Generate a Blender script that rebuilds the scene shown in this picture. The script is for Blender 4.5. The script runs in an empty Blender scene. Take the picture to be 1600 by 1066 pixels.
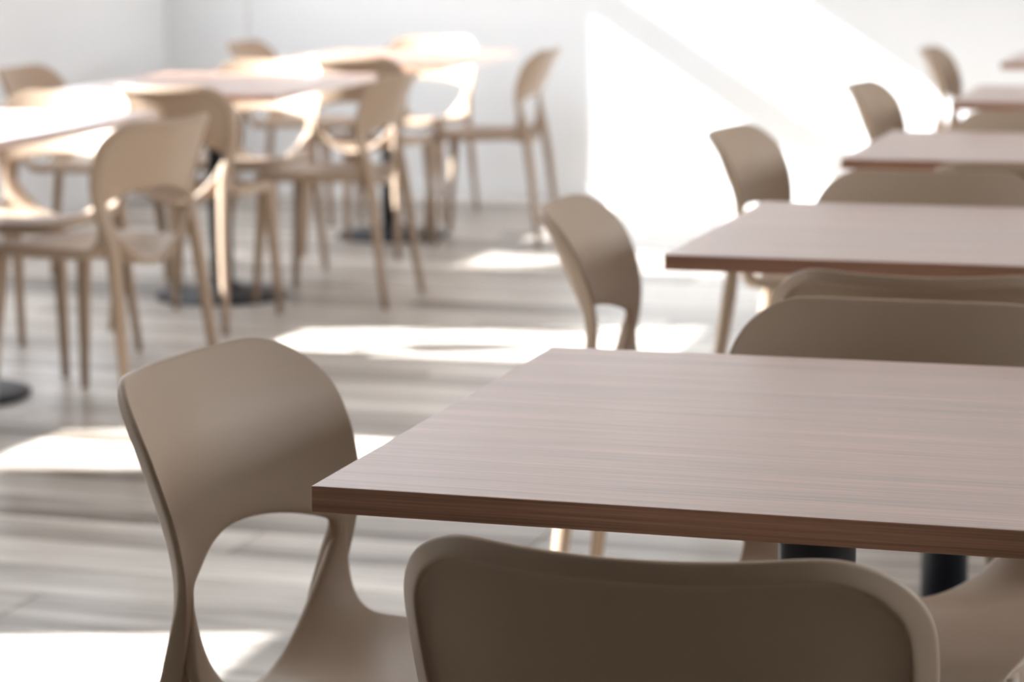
import bpy, bmesh, math, random
from mathutils import Vector, Matrix
random.seed(7)
SC = bpy.context.scene
COL = SC.collection

# ------------------------------------------------------------------ camera
CAM = (0.827, -2.063, 1.2413)
YAW, PITCH, ROLL, F = -0.2976, 0.1644, -0.0065, 3853.6
cd = bpy.data.cameras.new('camera'); cam = bpy.data.objects.new('camera', cd); COL.objects.link(cam)
cd.sensor_width = 36; cd.lens = F * 36 / 1600; cd.clip_start = 0.05; cd.clip_end = 200
fw = Vector((math.sin(YAW) * math.cos(PITCH), math.cos(YAW) * math.cos(PITCH), -math.sin(PITCH)))
r0 = Vector((math.cos(YAW), -math.sin(YAW), 0)); u0 = r0.cross(fw)
rr = r0 * math.cos(ROLL) + u0 * math.sin(ROLL); uu = -r0 * math.sin(ROLL) + u0 * math.cos(ROLL)
m = Matrix((rr, uu, -fw)).transposed().to_4x4(); m.translation = Vector(CAM)
cam.matrix_world = m
cd.dof.use_dof = True; cd.dof.focus_distance = 2.22; cd.dof.aperture_fstop = 6.0; cd.dof.aperture_blades = 0
SC.camera = cam

# ------------------------------------------------------------------ light, world, exposure
SC.view_settings.view_transform = 'Standard'; SC.view_settings.look = 'None'
SC.view_settings.gamma = 1; SC.view_settings.use_curve_mapping = False
SC.view_settings.exposure = 0.72
SUN_A, SUN_T = 0.32, 0.66          # per metre to the right: metres into the room, metres down
world = bpy.data.worlds.new('sky'); SC.world = world; world.use_nodes = True
bg = world.node_tree.nodes['Background']
bg.inputs['Color'].default_value = (0.86, 0.93, 1.0, 1); bg.inputs['Strength'].default_value = 7.0
sd = bpy.data.lights.new('sun', 'SUN'); sun = bpy.data.objects.new('sun', sd); COL.objects.link(sun)
sd.energy = 22; sd.angle = 0.009; sd.color = (0.93, 0.97, 1.0)
sun.rotation_euler = Vector((1, SUN_A, -SUN_T)).to_track_quat('-Z', 'Y').to_euler()
XL, XR, YF, YB, H = -4.28, 5.2, -3.4, 8.95, 3.35   # left wall, right wall, front wall, back wall, ceiling
SILL, TRAN, HEAD = SUN_T * (-2.07 - XL), SUN_T * (-0.60 - XL), SUN_T * (0.42 - XL)
WINS = [(6.75, 8.27), (5.55, 6.45), (3.70, 4.42), (2.20, 2.78), (0.10, 0.82)]
for y0, y1 in WINS:                                 # portals guide the sky light through the openings
    ld = bpy.data.lights.new('sky_portal', 'AREA'); lo = bpy.data.objects.new('sky_portal', ld); COL.objects.link(lo)
    ld.shape = 'RECTANGLE'; ld.size = HEAD - SILL; ld.size_y = y1 - y0; ld.cycles.is_portal = True
    lo.location = (XL - 0.24, (y0 + y1) / 2, (SILL + HEAD) / 2); lo.rotation_euler = (0, -math.pi / 2, 0)
FILL_RWINS = [(0.2, 2.0), (2.6, 4.4), (5.0, 6.8)]  # unseen right-hand windows, added to bring in fill light from that side
for y0, y1 in FILL_RWINS:
    ld = bpy.data.lights.new('sky_portal', 'AREA'); lo = bpy.data.objects.new('sky_portal', ld); COL.objects.link(lo)
    ld.shape = 'RECTANGLE'; ld.size = 1.4; ld.size_y = y1 - y0; ld.cycles.is_portal = True
    lo.location = (XR + 0.24, (y0 + y1) / 2, 2.1); lo.rotation_euler = (0, math.pi / 2, 0)
SC.cycles.use_denoising = True
SC.cycles.max_bounces = 10; SC.cycles.diffuse_bounces = 7
SC.cycles.sample_clamp_indirect = 12
SC.cycles.caustics_reflective = False; SC.cycles.caustics_refractive = False

# ------------------------------------------------------------------ materials
def mat(name, col, rough=0.5, spec=0.5):
    M = bpy.data.materials.new(name); M.use_nodes = True
    b = M.node_tree.nodes['Principled BSDF']
    b.inputs['Base Color'].default_value = (*col, 1); b.inputs['Roughness'].default_value = rough
    b.inputs['Specular IOR Level'].default_value = spec
    return M
def nodes(M): return M.node_tree.nodes, M.node_tree.links, M.node_tree.nodes['Principled BSDF']
def noise_bump(M, scale, strength, dist=0.001, coord='Object'):
    n, l, b = nodes(M); t = n.new('ShaderNodeTexCoord'); q = n.new('ShaderNodeTexNoise'); bp = n.new('ShaderNodeBump')
    q.inputs['Scale'].default_value = scale; q.inputs['Detail'].default_value = 3
    bp.inputs['Strength'].default_value = strength; bp.inputs['Distance'].default_value = dist
    l.new(t.outputs[coord], q.inputs['Vector']); l.new(q.outputs['Fac'], bp.inputs['Height']); l.new(bp.outputs['Normal'], b.inputs['Normal'])
def grain(M, dark, light, sx, sy, sz, rnd=0.0, broad=0.5, off=0.0, rough=None):
    """fine streaks along local x; optional per-object tone and shift"""
    n, l, b = nodes(M); t = n.new('ShaderNodeTexCoord'); mp = n.new('ShaderNodeMapping')
    mp.inputs['Scale'].default_value = (sx, sy, sz); l.new(t.outputs['Object'], mp.inputs['Vector'])
    vec = mp.outputs['Vector']
    oi = n.new('ShaderNodeObjectInfo')
    if rnd:
        sc = n.new('ShaderNodeVectorMath'); sc.operation = 'MULTIPLY_ADD'
        cb = n.new('ShaderNodeCombineXYZ')
        for k in range(3): l.new(oi.outputs['Random'], cb.inputs[k])
        sc.inputs[1].default_value = (91, 57, 33); l.new(cb.outputs[0], sc.inputs[0]); l.new(vec, sc.inputs[2]); vec = sc.outputs[0]
    a = n.new('ShaderNodeTexNoise'); a.inputs['Scale'].default_value = 1; a.inputs['Detail'].default_value = 6; a.inputs['Roughness'].default_value = 0.65
    c = n.new('ShaderNodeTexNoise'); c.inputs['Scale'].default_value = 0.13; c.inputs['Detail'].default_value = 3
    l.new(vec, a.inputs['Vector']); l.new(vec, c.inputs['Vector'])
    mx = n.new('ShaderNodeMix'); mx.inputs['Factor'].default_value = broad
    l.new(a.outputs['Fac'], mx.inputs['A']); l.new(c.outputs['Fac'], mx.inputs['B'])
    fac = mx.outputs['Result']
    if rnd:
        ad = n.new('ShaderNodeMath'); ad.operation = 'MULTIPLY_ADD'; ad.inputs[1].default_value = rnd; ad.inputs[2].default_value = -rnd / 2
        l.new(oi.outputs['Random'], ad.inputs[0]); s2 = n.new('ShaderNodeMath'); l.new(ad.outputs[0], s2.inputs[0]); l.new(fac, s2.inputs[1]); fac = s2.outputs[0]
    cr = n.new('ShaderNodeValToRGB'); e = cr.color_ramp.elements
    e[0].position = 0.36; e[0].color = (*dark, 1); e[1].position = 0.64; e[1].color = (*light, 1)
    l.new(fac, cr.inputs['Fac']); l.new(cr.outputs['Color'], b.inputs['Base Color'])
    bp = n.new('ShaderNodeBump'); bp.inputs['Strength'].default_value = 0.25; bp.inputs['Distance'].default_value = 0.0004
    l.new(a.outputs['Fac'], bp.inputs['Height']); l.new(bp.outputs['Normal'], b.inputs['Normal'])

PLASTIC = mat('taupe_plastic', (0.375, 0.270, 0.190), 0.48, 0.35); noise_bump(PLASTIC, 900, 0.12, 0.0003)
WOOD = mat('oak_laminate', (0.4, 0.25, 0.18), 0.34, 0.7)
wb = WOOD.node_tree.nodes['Principled BSDF']; wb.inputs['Coat Weight'].default_value = 0.7; wb.inputs['Coat Roughness'].default_value = 0.3; wb.inputs['Coat IOR'].default_value = 1.6
grain(WOOD, (0.20, 0.088, 0.048), (0.51, 0.265, 0.172), 4, 240, 520, rnd=0.03, broad=0.3)
BLACK = mat('black_metal', (0.012, 0.013, 0.018), 0.45, 0.5); noise_bump(BLACK, 1200, 0.1, 0.0002)
WALL = mat('white_paint', (0.80, 0.80, 0.80), 0.8, 0.2); noise_bump(WALL, 250, 0.1, 0.0006)
CEIL = mat('ceiling_paint', (0.8, 0.8, 0.79), 0.9, 0.1); noise_bump(CEIL, 200, 0.1, 0.0006)
SKIRT = mat('skirting_paint', (0.78, 0.78, 0.78), 0.5, 0.4); noise_bump(SKIRT, 120, 0.05, 0.0004)
DARKW = mat('unseen_light_cut_brown', (0.07, 0.06, 0.05), 0.9, 0.1); noise_bump(DARKW, 200, 0.1, 0.0006)  # dark tone for the unseen front wall, cuts bounce light behind the camera
PLANK = mat('pale_plank', (0.5, 0.45, 0.4), 0.36, 0.6)
grain(PLANK, (0.14, 0.108, 0.082), (0.82, 0.75, 0.67), 2.2, 34, 34, rnd=0.16, broad=0.6)
GROUT = mat('plank_joint', (0.16, 0.13, 0.11), 0.9, 0.1); noise_bump(GROUT, 60, 0.1)
ALU = mat('white_window_metal', (0.75, 0.76, 0.77), 0.4, 0.5); noise_bump(ALU, 400, 0.05, 0.0002)

# ------------------------------------------------------------------ helpers
def obj(name, bm, M, parent=None, smooth=False, loc=None):
    bmesh.ops.recalc_face_normals(bm, faces=bm.faces)
    me = bpy.data.meshes.new(name); bm.to_mesh(me); bm.free()
    if smooth:
        for p in me.polygons: p.use_smooth = True
    me.materials.append(M)
    o = bpy.data.objects.new(name, me); COL.objects.link(o)
    if parent: o.parent = parent
    if loc: o.location = loc
    return o
def box(bm, a, b):
    v = [bm.verts.new((x, y, z)) for x in (a[0], b[0]) for y in (a[1], b[1]) for z in (a[2], b[2])]
    for f in ((0, 1, 3, 2), (4, 6, 7, 5), (0, 4, 5, 1), (2, 3, 7, 6), (0, 2, 6, 4), (1, 5, 7, 3)): bm.faces.new([v[i] for i in f])
def boxm(a, b, bev=0, seg=2):
    bm = bmesh.new(); box(bm, a, b)
    if bev: bmesh.ops.bevel(bm, geom=bm.edges[:], offset=bev, segments=seg, affect='EDGES', profile=0.5)
    return bm
def lathe(prof, n=48):
    bm = bmesh.new(); rings = []
    for r, z in prof:
        rings.append([bm.verts.new((0, 0, z))] if r < 1e-6 else [bm.verts.new((r * math.cos(2 * math.pi * k / n), r * math.sin(2 * math.pi * k / n), z)) for k in range(n)])
    for A, B in zip(rings, rings[1:]):
        for k in range(n):
            q = (k + 1) % n
            if len(A) == 1: bm.faces.new((A[0], B[k], B[q]))
            elif len(B) == 1: bm.faces.new((A[k], A[q], B[0]))
            else: bm.faces.new((A[k], A[q], B[q], B[k]))
    return bm
def struct(name, bm, M, parent=None):
    o = obj(name, bm, M, parent)
    if not parent: o['kind'] = 'structure'
    return o
def thing(name, label, cat, loc, rz, group=None):
    o = bpy.data.objects.new(name, None); COL.objects.link(o); o.empty_display_size = 0.1
    o.location = loc; o.rotation_euler = (0, 0, rz); o['label'] = label; o['category'] = cat
    if group: o['group'] = group
    return o
def dup(root, loc, rz, label, group):
    r = root.copy(); COL.objects.link(r); r.location = loc; r.rotation_euler = (0, 0, rz); r['label'] = label; r['group'] = group
    for ch in list(root.children):
        c = ch.copy(); COL.objects.link(c); c.parent = r
        for g in list(ch.children):
            d = g.copy(); COL.objects.link(d); d.parent = c
    return r
def subdivide(o, levels=2):
    md = o.modifiers.new('s', 'SUBSURF'); md.levels = levels; md.render_levels = levels
    dg = bpy.context.evaluated_depsgraph_get(); dg.update()
    me = bpy.data.meshes.new_from_object(o.evaluated_get(dg)); o.modifiers.clear()
    old = o.data; o.data = me; me.name = o.name
    for p in me.polygons: p.use_smooth = True
    bpy.data.meshes.remove(old)

# ------------------------------------------------------------------ the room
fl = struct('floor', boxm((XL - 0.2, YF - 0.2, -0.12), (XR + 0.2, YB + 0.2, -0.010)), GROUT)
def plank_mesh(L, W):
    bm = boxm((0, 0, -0.012), (L, W, 0.0), 0.0012, 1); me = bpy.data.meshes.new('plank'); 
    bmesh.ops.recalc_face_normals(bm, faces=bm.faces); bm.to_mesh(me); bm.free(); me.materials.append(PLANK); return me
PW, PL = 0.19, 1.52
pm = plank_mesh(PL - 0.003, PW - 0.003)
X0P, X1P = XL, 1.9
row = 0; y = 0.9; count = 0
near = bmesh.new()
while y < YB:
    xs = X0P - (row * 0.618 % 1) * PL
    while xs < X1P:
        a, b = max(xs, X0P), min(xs + PL, X1P)
        if b - a > 0.12:
            xc = (a + b) / 2
            left = CAM[0] + (y - CAM[1]) * math.tan(YAW - 0.235) - 0.9; right = CAM[0] + (y - CAM[1]) * math.tan(YAW + 0.235) + 0.9
            if left < xc < right and count < 296:
                me = pm if b - a > PL - 1e-3 and y + PW < YB else plank_mesh(b - a - 0.003, min(PW, YB - y) - 0.003)
                p = bpy.data.objects.new('plank', me); COL.objects.link(p); p.parent = fl; p.location = (a, y, 0); count += 1
            else:
                box(near, (a, y, -0.012), (b - 0.003, min(y + PW, YB) - 0.003, 0))
        xs += PL
    y += PW; row += 1
yy = 0.9 - PW
while yy > YF:
    row += 1; xs = XL - (row * 0.618 % 1) * PL
    while xs < XR:
        a, b = max(xs, XL), min(xs + PL, XR)
        if b - a > 0.05: box(near, (a, max(yy, YF), -0.012), (b - 0.003, yy + PW - 0.003, 0))
        xs += PL
    yy -= PW
yy = 0.9
while yy < YB:
    row += 1; xs = 1.9
    while xs < XR:
        b = min(xs + PL, XR); box(near, (xs, yy, -0.012), (b - 0.003, min(yy + PW, YB) - 0.003, 0)); xs += PL
    yy += PW
o = obj('plank_field', near, PLANK, fl); o['kind'] = 'stuff'

struct('ceiling', boxm((XL - 0.2, YF - 0.2, H), (XR + 0.2, YB + 0.2, H + 0.15)), CEIL)
struct('wall_back', boxm((XL - 0.2, YB, -0.1), (XR + 0.2, YB + 0.2, H)), WALL)
bm = bmesh.new()
box(bm, (XR, YF, -0.1), (XR + 0.2, YB, 1.4)); box(bm, (XR, YF, 2.8), (XR + 0.2, YB, H))
ys = [YF] + [v for w in FILL_RWINS for v in w] + [YB]
for k in range(0, len(ys), 2): box(bm, (XR, ys[k], 1.4), (XR + 0.2, ys[k + 1], 2.8))
struct('wall_right', bm, WALL)
for k, (y0, y1) in enumerate(FILL_RWINS):
    bm = bmesh.new(); f = 0.03
    box(bm, (XR + .07, y0, 1.4), (XR + .12, y0 + f, 2.8)); box(bm, (XR + .07, y1 - f, 1.4), (XR + .12, y1, 2.8))
    box(bm, (XR + .07, y0 + f, 1.4), (XR + .12, y1 - f, 1.4 + f)); box(bm, (XR + .07, y0 + f, 2.8 - f), (XR + .12, y1 - f, 2.8))
    struct('window_%d' % (k + 6), bm, ALU)  # frames of the added fill-light openings, out of view
struct('wall_front', boxm((XL - 0.2, YF - 0.2, -0.1), (XR + 0.2, YF, H)), DARKW)  # out of view, set close and dark to hold light down on the camera side
bm = bmesh.new(); x0, x1 = XL - 0.2, XL
box(bm, (x0, YF, -0.1), (x1, YB, SILL)); box(bm, (x0, YF, HEAD), (x1, YB, H))
e = sorted(WINS); ys = [YF] + [v for w in e for v in w] + [YB]
for k in range(0, len(ys), 2): box(bm, (x0, ys[k], SILL), (x1, ys[k + 1], HEAD))
struct('wall_left', bm, WALL)
for k, (y0, y1) in enumerate(WINS):
    bm = bmesh.new(); f = 0.03
    box(bm, (x0 + .07, y0, SILL), (x0 + .12, y0 + f, HEAD)); box(bm, (x0 + .07, y1 - f, SILL), (x0 + .12, y1, HEAD))
    box(bm, (x0 + .07, y0 + f, SILL), (x0 + .12, y1 - f, SILL + f)); box(bm, (x0 + .07, y0 + f, HEAD - f), (x0 + .12, y1 - f, HEAD))
    w = struct('window_%d' % (k + 1), bm, ALU)
    bm = boxm((x0 + .07, y0 + f, TRAN - 0.08), (x0 + .12, y1 - f, TRAN + 0.08)); obj('transom', bm, ALU, w)
struct('trim_1', boxm((XL, YB - 0.03, 0), (XL + 0.42, YB, H), .004, 2), WALL)   # pilaster in the corner
struct('baseboard_back', boxm((XL + 0.42, YB - 0.012, 0), (XR, YB, 0.07), 0.002, 1), SKIRT)
struct('baseboard_left', boxm((XL, YF, 0), (XL + 0.012, YB - 0.10, 0.07), 0.002, 1), SKIRT)

# ------------------------------------------------------------------ the chair
CH = 0.78
W = 0.2175
PROFILE = [(0.44, -.212), (0.48, -.204), (0.53, -.193), (0.58, -.185), (0.62, -.187), (0.67, -.199), (0.72, -.219), (0.79, -.254)]
def prof(z):
    z = min(.79, max(.44, z))
    for (a, p), (b, q) in zip(PROFILE, PROFILE[1:]):
        if z <= b: return p + (q - p) * (z - a) / (b - a)
def halfw(z):
    t = min(1, max(0, (z - 0.44) / 0.24)); t = t * t * (3 - 2 * t); return 0.190 + (W - 0.190) * t
BUL = 0.070
def smooth(a, b, x):
    t = min(1, max(0, (x - a) / (b - a))); return t * t * (3 - 2 * t)
def yfront(x, z): return prof(z) - BUL * (1 - min(1, (abs(x) / halfw(z))) ** 2) * smooth(.47, .68, z)
def backrest_bm():
    bm = bmesh.new(); R = 0.082; ztop = CH
    # outer outline, left foot of the upright -> over the top -> right foot
    pts = []
    for z in (0.44, 0.475, 0.505, 0.535, 0.557): pts.append((-halfw(z), z))
    zc = ztop - R
    for k in range(1, 5): z = 0.557 + (zc - 0.557) * k / 4; pts.append((-halfw(z), z))
    for k in range(1, 7):
        a = math.pi - math.pi / 2 * k / 6; pts.append((-W + R + R * math.cos(a), zc + R * math.sin(a)))
    for k in range(1, 5): x = (-W + R) * (1 - k / 4); pts.append((x, ztop - 0.004 * (1 - (x / (W - R)) ** 2)))
    half = pts[:]; pts = half + [(-x, z) for x, z in reversed(half[:-1])]
    n = len(pts); nl = 5
    nor = []
    for i in range(n):
        a = Vector(pts[max(0, i - 1)]); b = Vector(pts[min(n - 1, i + 1)]); t = (b - a).normalized(); nor.append(Vector((t.y, -t.x)))
    D = (0.0, 0.0025, 0.0165, 0.0178, 0.0195, 0.034)
    def th(d, z):
        rec = smooth(0.535, 0.575, z)
        t = 0.008 + 0.012 * min(1, d / 0.0165) if d < 0.017 else (0.0195 - 0.003 * rec if d < 0.018 else 0.020 - 0.009 * rec)
        if d < 0.017: t += (1 - rec) * 0.4 * (0.020 - t)
        return t + 0.012 * (1 - smooth(0.46, 0.58, z))
    def P(x, z, d, back, out=(0, 0)):
        return (x + out[0], yfront(x, z) - (th(d, z) if back else 0), z + out[1])
    fr, bk = [], []
    for i in range(n):
        fr.append([]); bk.append([])
        for d in D:
            q = Vector(pts[i]) + nor[i] * d
            fr[i].append(bm.verts.new(P(q.x, q.y, d, 0))); bk[i].append(bm.verts.new(P(q.x, q.y, d, 1)))
    mid = []
    for i in range(n):
        q = Vector(pts[i]) - nor[i] * 0.001; mid.append(bm.verts.new((q.x, yfront(q.x, q.y) - th(0, q.y) / 2, q.y)))
    for i in range(n - 1):
        for k in range(len(D) - 1):
            bm.faces.new((fr[i][k], fr[i + 1][k], fr[i + 1][k + 1], fr[i][k + 1]))
            bm.faces.new((bk[i][k], bk[i][k + 1], bk[i + 1][k + 1], bk[i + 1][k]))
        bm.faces.new((fr[i][0], mid[i], mid[i + 1], fr[i + 1][0])); bm.faces.new((mid[i], bk[i][0], bk[i + 1][0], mid[i + 1]))
    last = len(D) - 1
    iu = nl - 1                                    # panel starts here
    for i in list(range(iu)) + list(range(n - 1 - iu, n - 1)):   # inner faces of the uprights
        bm.faces.new((fr[i][last], fr[i + 1][last], bk[i + 1][last], bk[i][last]))
    for i in (0, n - 1):
        for k in range(last): bm.faces.new((fr[i][k], fr[i][k + 1], bk[i][k + 1], bk[i][k]))
        bm.faces.new((fr[i][0], bk[i][0], mid[i]))
    # inner panel: Coons patch between the two inner sides, the top and an arched lower edge
    M = 4 + 3; N = n - 1 - 2 * (iu + M)            # side cells up to the middle of the corner arc; top cells
    L = [fr[iu + j][last].co for j in range(M + 1)]; Rr = [fr[n - 1 - iu - j][last].co for j in range(M + 1)]
    T = [fr[iu + M + k][last].co for k in range(N + 1)]
    def xz(c): return Vector((c.x, c.z))
    B = []
    for k in range(N + 1):
        s = k / N; p = xz(L[0]).lerp(xz(Rr[0]), s); p.y += 0.034 * (1 - abs(2 * s - 1) ** 2); B.append(p)
    gf, gb = [], []
    for j in range(M + 1):
        gf.append([]); gb.append([]); t = j / M
        for k in range(N + 1):
            s = k / N
            if k == 0: gf[j].append(fr[iu + j][last]); gb[j].append(bk[iu + j][last]); continue
            if k == N: gf[j].append(fr[n - 1 - iu - j][last]); gb[j].append(bk[n - 1 - iu - j][last]); continue
            if j == M: gf[j].append(fr[iu + M + k][last]); gb[j].append(bk[iu + M + k][last]); continue
            p = (xz(L[j]) * (1 - s) + xz(Rr[j]) * s) + (B[k] * (1 - t) + xz(T[k]) * t) \
                - (xz(L[0]) * (1 - s) * (1 - t) + xz(Rr[0]) * s * (1 - t) + xz(L[M]) * (1 - s) * t + xz(Rr[M]) * s * t)
            gf[j].append(bm.verts.new(P(p.x, p.y, 0.1, 0))); gb[j].append(bm.verts.new(P(p.x, p.y, 0.1, 1)))
    for j in range(M):
        for k in range(N):
            bm.faces.new((gf[j][k], gf[j][k + 1], gf[j + 1][k + 1], gf[j + 1][k])); bm.faces.new((gb[j][k], gb[j + 1][k], gb[j + 1][k + 1], gb[j][k + 1]))
    for k in range(N): bm.faces.new((gf[0][k], gb[0][k], gb[0][k + 1], gf[0][k + 1]))
    return bm
def seat_bm():
    bm = bmesh.new(); us = [-1, -.97, -.9, -.78, -.6, -.38, -.15, .15, .38, .6, .78, .9, .97, 1]
    vs = [0, .02, .07, .16, .3, .45, .58, .68, .74, .79, .84, .88, .92, .96, 1]
    def S(u, v):
        a = abs(u); s = min(1, max(0, (v - .70) / .30))
        yc = .212 - .442 * v
        ysd = (.205 - .345 * (v / .70)) if v < .70 else (-.140 - .052 * (1 - max(0, 1 - s) ** 3))
        k = a ** 2.2
        y = yc * (1 - k) + ysd * k - 0.030 * a ** 5 * max(0, 1 - v / .16)
        hw = .178 + .020 * smooth(0, .22, v) - .013 * smooth(.62, 1, v)
        x = u * hw
        z = .450 - .012 * (1 - a * a) * math.sin(math.pi * min(1, v * 1.05)) - .012 * (1 - smooth(0, .16, v)) + (.135 * s ** 2.4) * a ** 2.4 - .040 * (1 - a * a) * smooth(.5, 1, v)
        return Vector((x, y, z))
    def Nn(u, v):
        h = .01; a = S(min(1, u + h), v) - S(max(-1, u - h), v); b = S(u, max(0, v - h)) - S(u, min(1, v + h)); q = a.cross(b); return q.normalized()
    top = [[bm.verts.new(S(u, v)) for u in us] for v in vs]
    bot = []
    for v in vs:
        r = []
        for u in us:
            s = smooth(.62, .80, v) * abs(u) ** 2
            t = .016 + .014 * (1 - s) * smooth(.55, .95, max(abs(u), 1 - v * 3)) * (1 - smooth(.7, .9, v))
            r.append(bm.verts.new(S(u, v) - Nn(u, v) * t))
        bot.append(r)
    nv, nu = len(vs), len(us)
    for j in range(nv - 1):
        for i in range(nu - 1):
            bm.faces.new((top[j][i], top[j][i + 1], top[j + 1][i + 1], top[j + 1][i])); bm.faces.new((bot[j][i], bot[j + 1][i], bot[j + 1][i + 1], bot[j][i + 1]))
    for j in range(nv - 1):
        for i in (0, nu - 1): bm.faces.new((top[j][i], top[j + 1][i], bot[j + 1][i], bot[j][i]))
    for i in range(nu - 1):
        for j in (0, nv - 1): bm.faces.new((top[j][i], top[j][i + 1], bot[j][i + 1], bot[j][i]))
    return bm
def leg_bm(secs):
    """secs: (x, y, z, half width x, half depth y), from the top down"""
    bm = bmesh.new(); rings = []; n = 12
    for x, y, z, a, b in secs:
        r = []
        for k in range(n):
            t = 2 * math.pi * k / n; c, s = math.cos(t), math.sin(t)
            r.append(bm.verts.new((x + a * math.copysign(abs(c) ** .7, c), y + b * math.copysign(abs(s) ** .7, s), z)))
        rings.append(r)
    for A, B in zip(rings, rings[1:]):
        for k in range(n): bm.faces.new((A[k], A[(k + 1) % n], B[(k + 1) % n], B[k]))
    bm.faces.new(rings[0]); bm.faces.new(rings[-1]); return bm
def make_chair(label, group):
    t = thing('dining_chair', label, 'chair', (0, 0, 0), 0, group)
    subdivide(obj('backrest', backrest_bm(), PLASTIC, t), 2)
    subdivide(obj('seat', seat_bm(), PLASTIC, t), 2)
    for s in (-1, 1):
        obj('leg', leg_bm([(s * .173, -.217, .50, .011, .010), (s * .1735, -.224, .46, .0155, .0155), (s * .176, -.232, .40, .0160, .017), (s * .182, -.250, .27, .0145, .0155), (s * .190, -.266, .12, .012, .013), (s * .196, -.283, 0, .010, .011)]), PLASTIC, t, True)
        obj('leg', leg_bm([(s * .168, .150, .438, .020, .022), (s * .169, .152, .42, .0205, .022), (s * .172, .158, .34, .018, .019), (s * .181, .172, .18, .0145, .015), (s * .190, .185, 0, .0105, .0105)]), PLASTIC, t, True)
    return t
GR, GLF = 'taupe chairs of the right-hand table row', 'taupe chairs of the left-hand table row'
proto = None
def chair(cx, cy, deg, label, group):
    """cx, cy: middle of the backrest's top edge; deg: direction the sitter faces (0 = +x)"""
    global proto
    d = Vector((math.cos(math.radians(deg)), math.sin(math.radians(deg))))
    loc = (cx + .312 * d.x, cy + .312 * d.y, 0); rz = math.radians(deg - 90)
    if proto is None:
        proto = make_chair(label, group); proto.location = loc; proto.rotation_euler = (0, 0, rz)
    else: dup(proto, loc, rz, label, group)

# ------------------------------------------------------------------ tables
def table(x0, y0, a, lx, ly, label, group):
    t = thing('cafe_table', label, 'table', (0, 0, 0), math.radians(a), group)
    c, s = math.cos(math.radians(a)), math.sin(math.radians(a))
    t.location = (x0 + lx / 2 * c - ly / 2 * s, y0 + lx / 2 * s + ly / 2 * c, 0)
    obj('tabletop', boxm((-lx / 2, -ly / 2, .715), (lx / 2, ly / 2, .74), 0.0012, 2), WOOD, t)
    bm = boxm((-.15, -.15, .709), (.15, .15, .715)); obj('mounting_plate', bm, BLACK, t)
    o = obj('column', lathe([(0, .03), (.040, .03), (.040, .69), (.055, .700), (.055, .709), (0, .709)], 32), BLACK, t, True)
    o = obj('base_plate', lathe([(0, 0), (.226, 0), (.230, .004), (.228, .013), (.20, .021), (.12, .032), (.06, .042), (.048, .055), (0, .055)], 64), BLACK, t, True)
    return t
GT, GTL = 'square oak tables of the right-hand row', 'oblong oak tables of the left-hand row'
table(0, 0, 0, .8, .8, 'nearest square table with reddish oak top, sharp front corner in the foreground', GT)
table(-.071, 1.681, 0, .8, .8, 'square oak-topped table second from the front in the right-hand row', GT)
table(-.077, 3.382, 0, .8, .8, 'square oak-topped table third from the front in the right-hand row', GT)
table(-.068, 5.281, 0, .8, .8, 'square oak-topped table fourth from the front in the right-hand row', GT)
table(-.15, 7.46, 0, .8, .8, 'farthest square oak-topped table, its corner at the right picture edge', GT)
table(-2.97, 3.22, 2, .8, 1.15, 'oblong table at the left picture edge with sunlit pale top', GTL)
table(-2.97, 5.13, 4, .8, 1.15, 'oblong table in the middle of the left-hand row with pinkish top', GTL)
table(-2.99, 6.90, 3, .8, 1.15, 'farthest oblong table of the left-hand row, close to the back wall', GTL)

# ------------------------------------------------------------------ chairs
chair(.384, -.31, 90, 'nearest chair seen from behind, rimmed backrest tucked at the front table', GR)
chair(-.322, .405, -5, 'large chair at the left end of the nearest table, inside of backrest in view', GR)
chair(.405, 1.04, -90, 'chair facing the camera just behind the nearest table top', GR)
chair(.38, 1.27, 90, 'chair with its back against the one behind the nearest table, facing the second table', GR)
chair(-.355, 2.02, 4, 'chair at the left end of the second table, curved back and open gap in view', GR)
chair(.21, 2.745, -90, 'chair facing the camera at the far side of the second table', GR)
chair(.375, 2.92, 90, 'chair seen from behind at the near side of the third table', GR)
chair(-.42, 3.70, -5, 'chair at the left end of the third table against the sunlit wall', GR)
chair(.265, 4.40, -90, 'orange-tinged chair back facing the camera beyond the third table', GR)
chair(.45, 4.64, 90, 'pale chair back cut by the right picture edge, before the fourth table', GR)
chair(-.40, 5.54, -5, 'chair at the left end of the fourth table against the sunlit wall', GR)
chair(.40, 6.48, -90, 'chair beyond the fourth table, half under the farthest table corner', GR)
chair(-.49, 7.82, -2, 'farthest slim-looking chair at the left end of the last right-hand table', GR)
chair(-1.84, 3.73, 167, 'chair at the right side of the leftmost table, brown back with white sunlit rim', GLF)
chair(-2.60, 4.66, -90, 'white sunlit chair facing the camera beyond the leftmost table', GLF)
chair(-2.46, 4.93, 90, 'dark chair back at the near end of the middle left-hand table', GLF)
chair(-3.48, 5.90, 0, 'brown chair at the far left picture edge, beside the middle oblong table', GLF)
chair(-1.94, 5.80, 181, 'chair at the right side of the middle left-hand table, facing left', GLF)
chair(-2.72, 6.52, -90, 'grey-white chair facing the camera at the far end of the middle oblong table', GLF)
chair(-2.55, 6.79, 90, 'chair seen from behind at the near end of the farthest oblong table', GLF)
chair(-3.49, 7.95, 0, 'small blurred orange-beige chair at the left of the farthest oblong table', GLF)
chair(-2.76, 8.50, -90, 'white sunlit chair facing the camera against the back wall', GLF)
chair(-1.92, 7.52, 184, 'chair standing alone at the right side of the farthest oblong table', GLF)
chair(-3.36, 3.75, 0, 'chair at the left side of the leftmost oblong table', GLF)
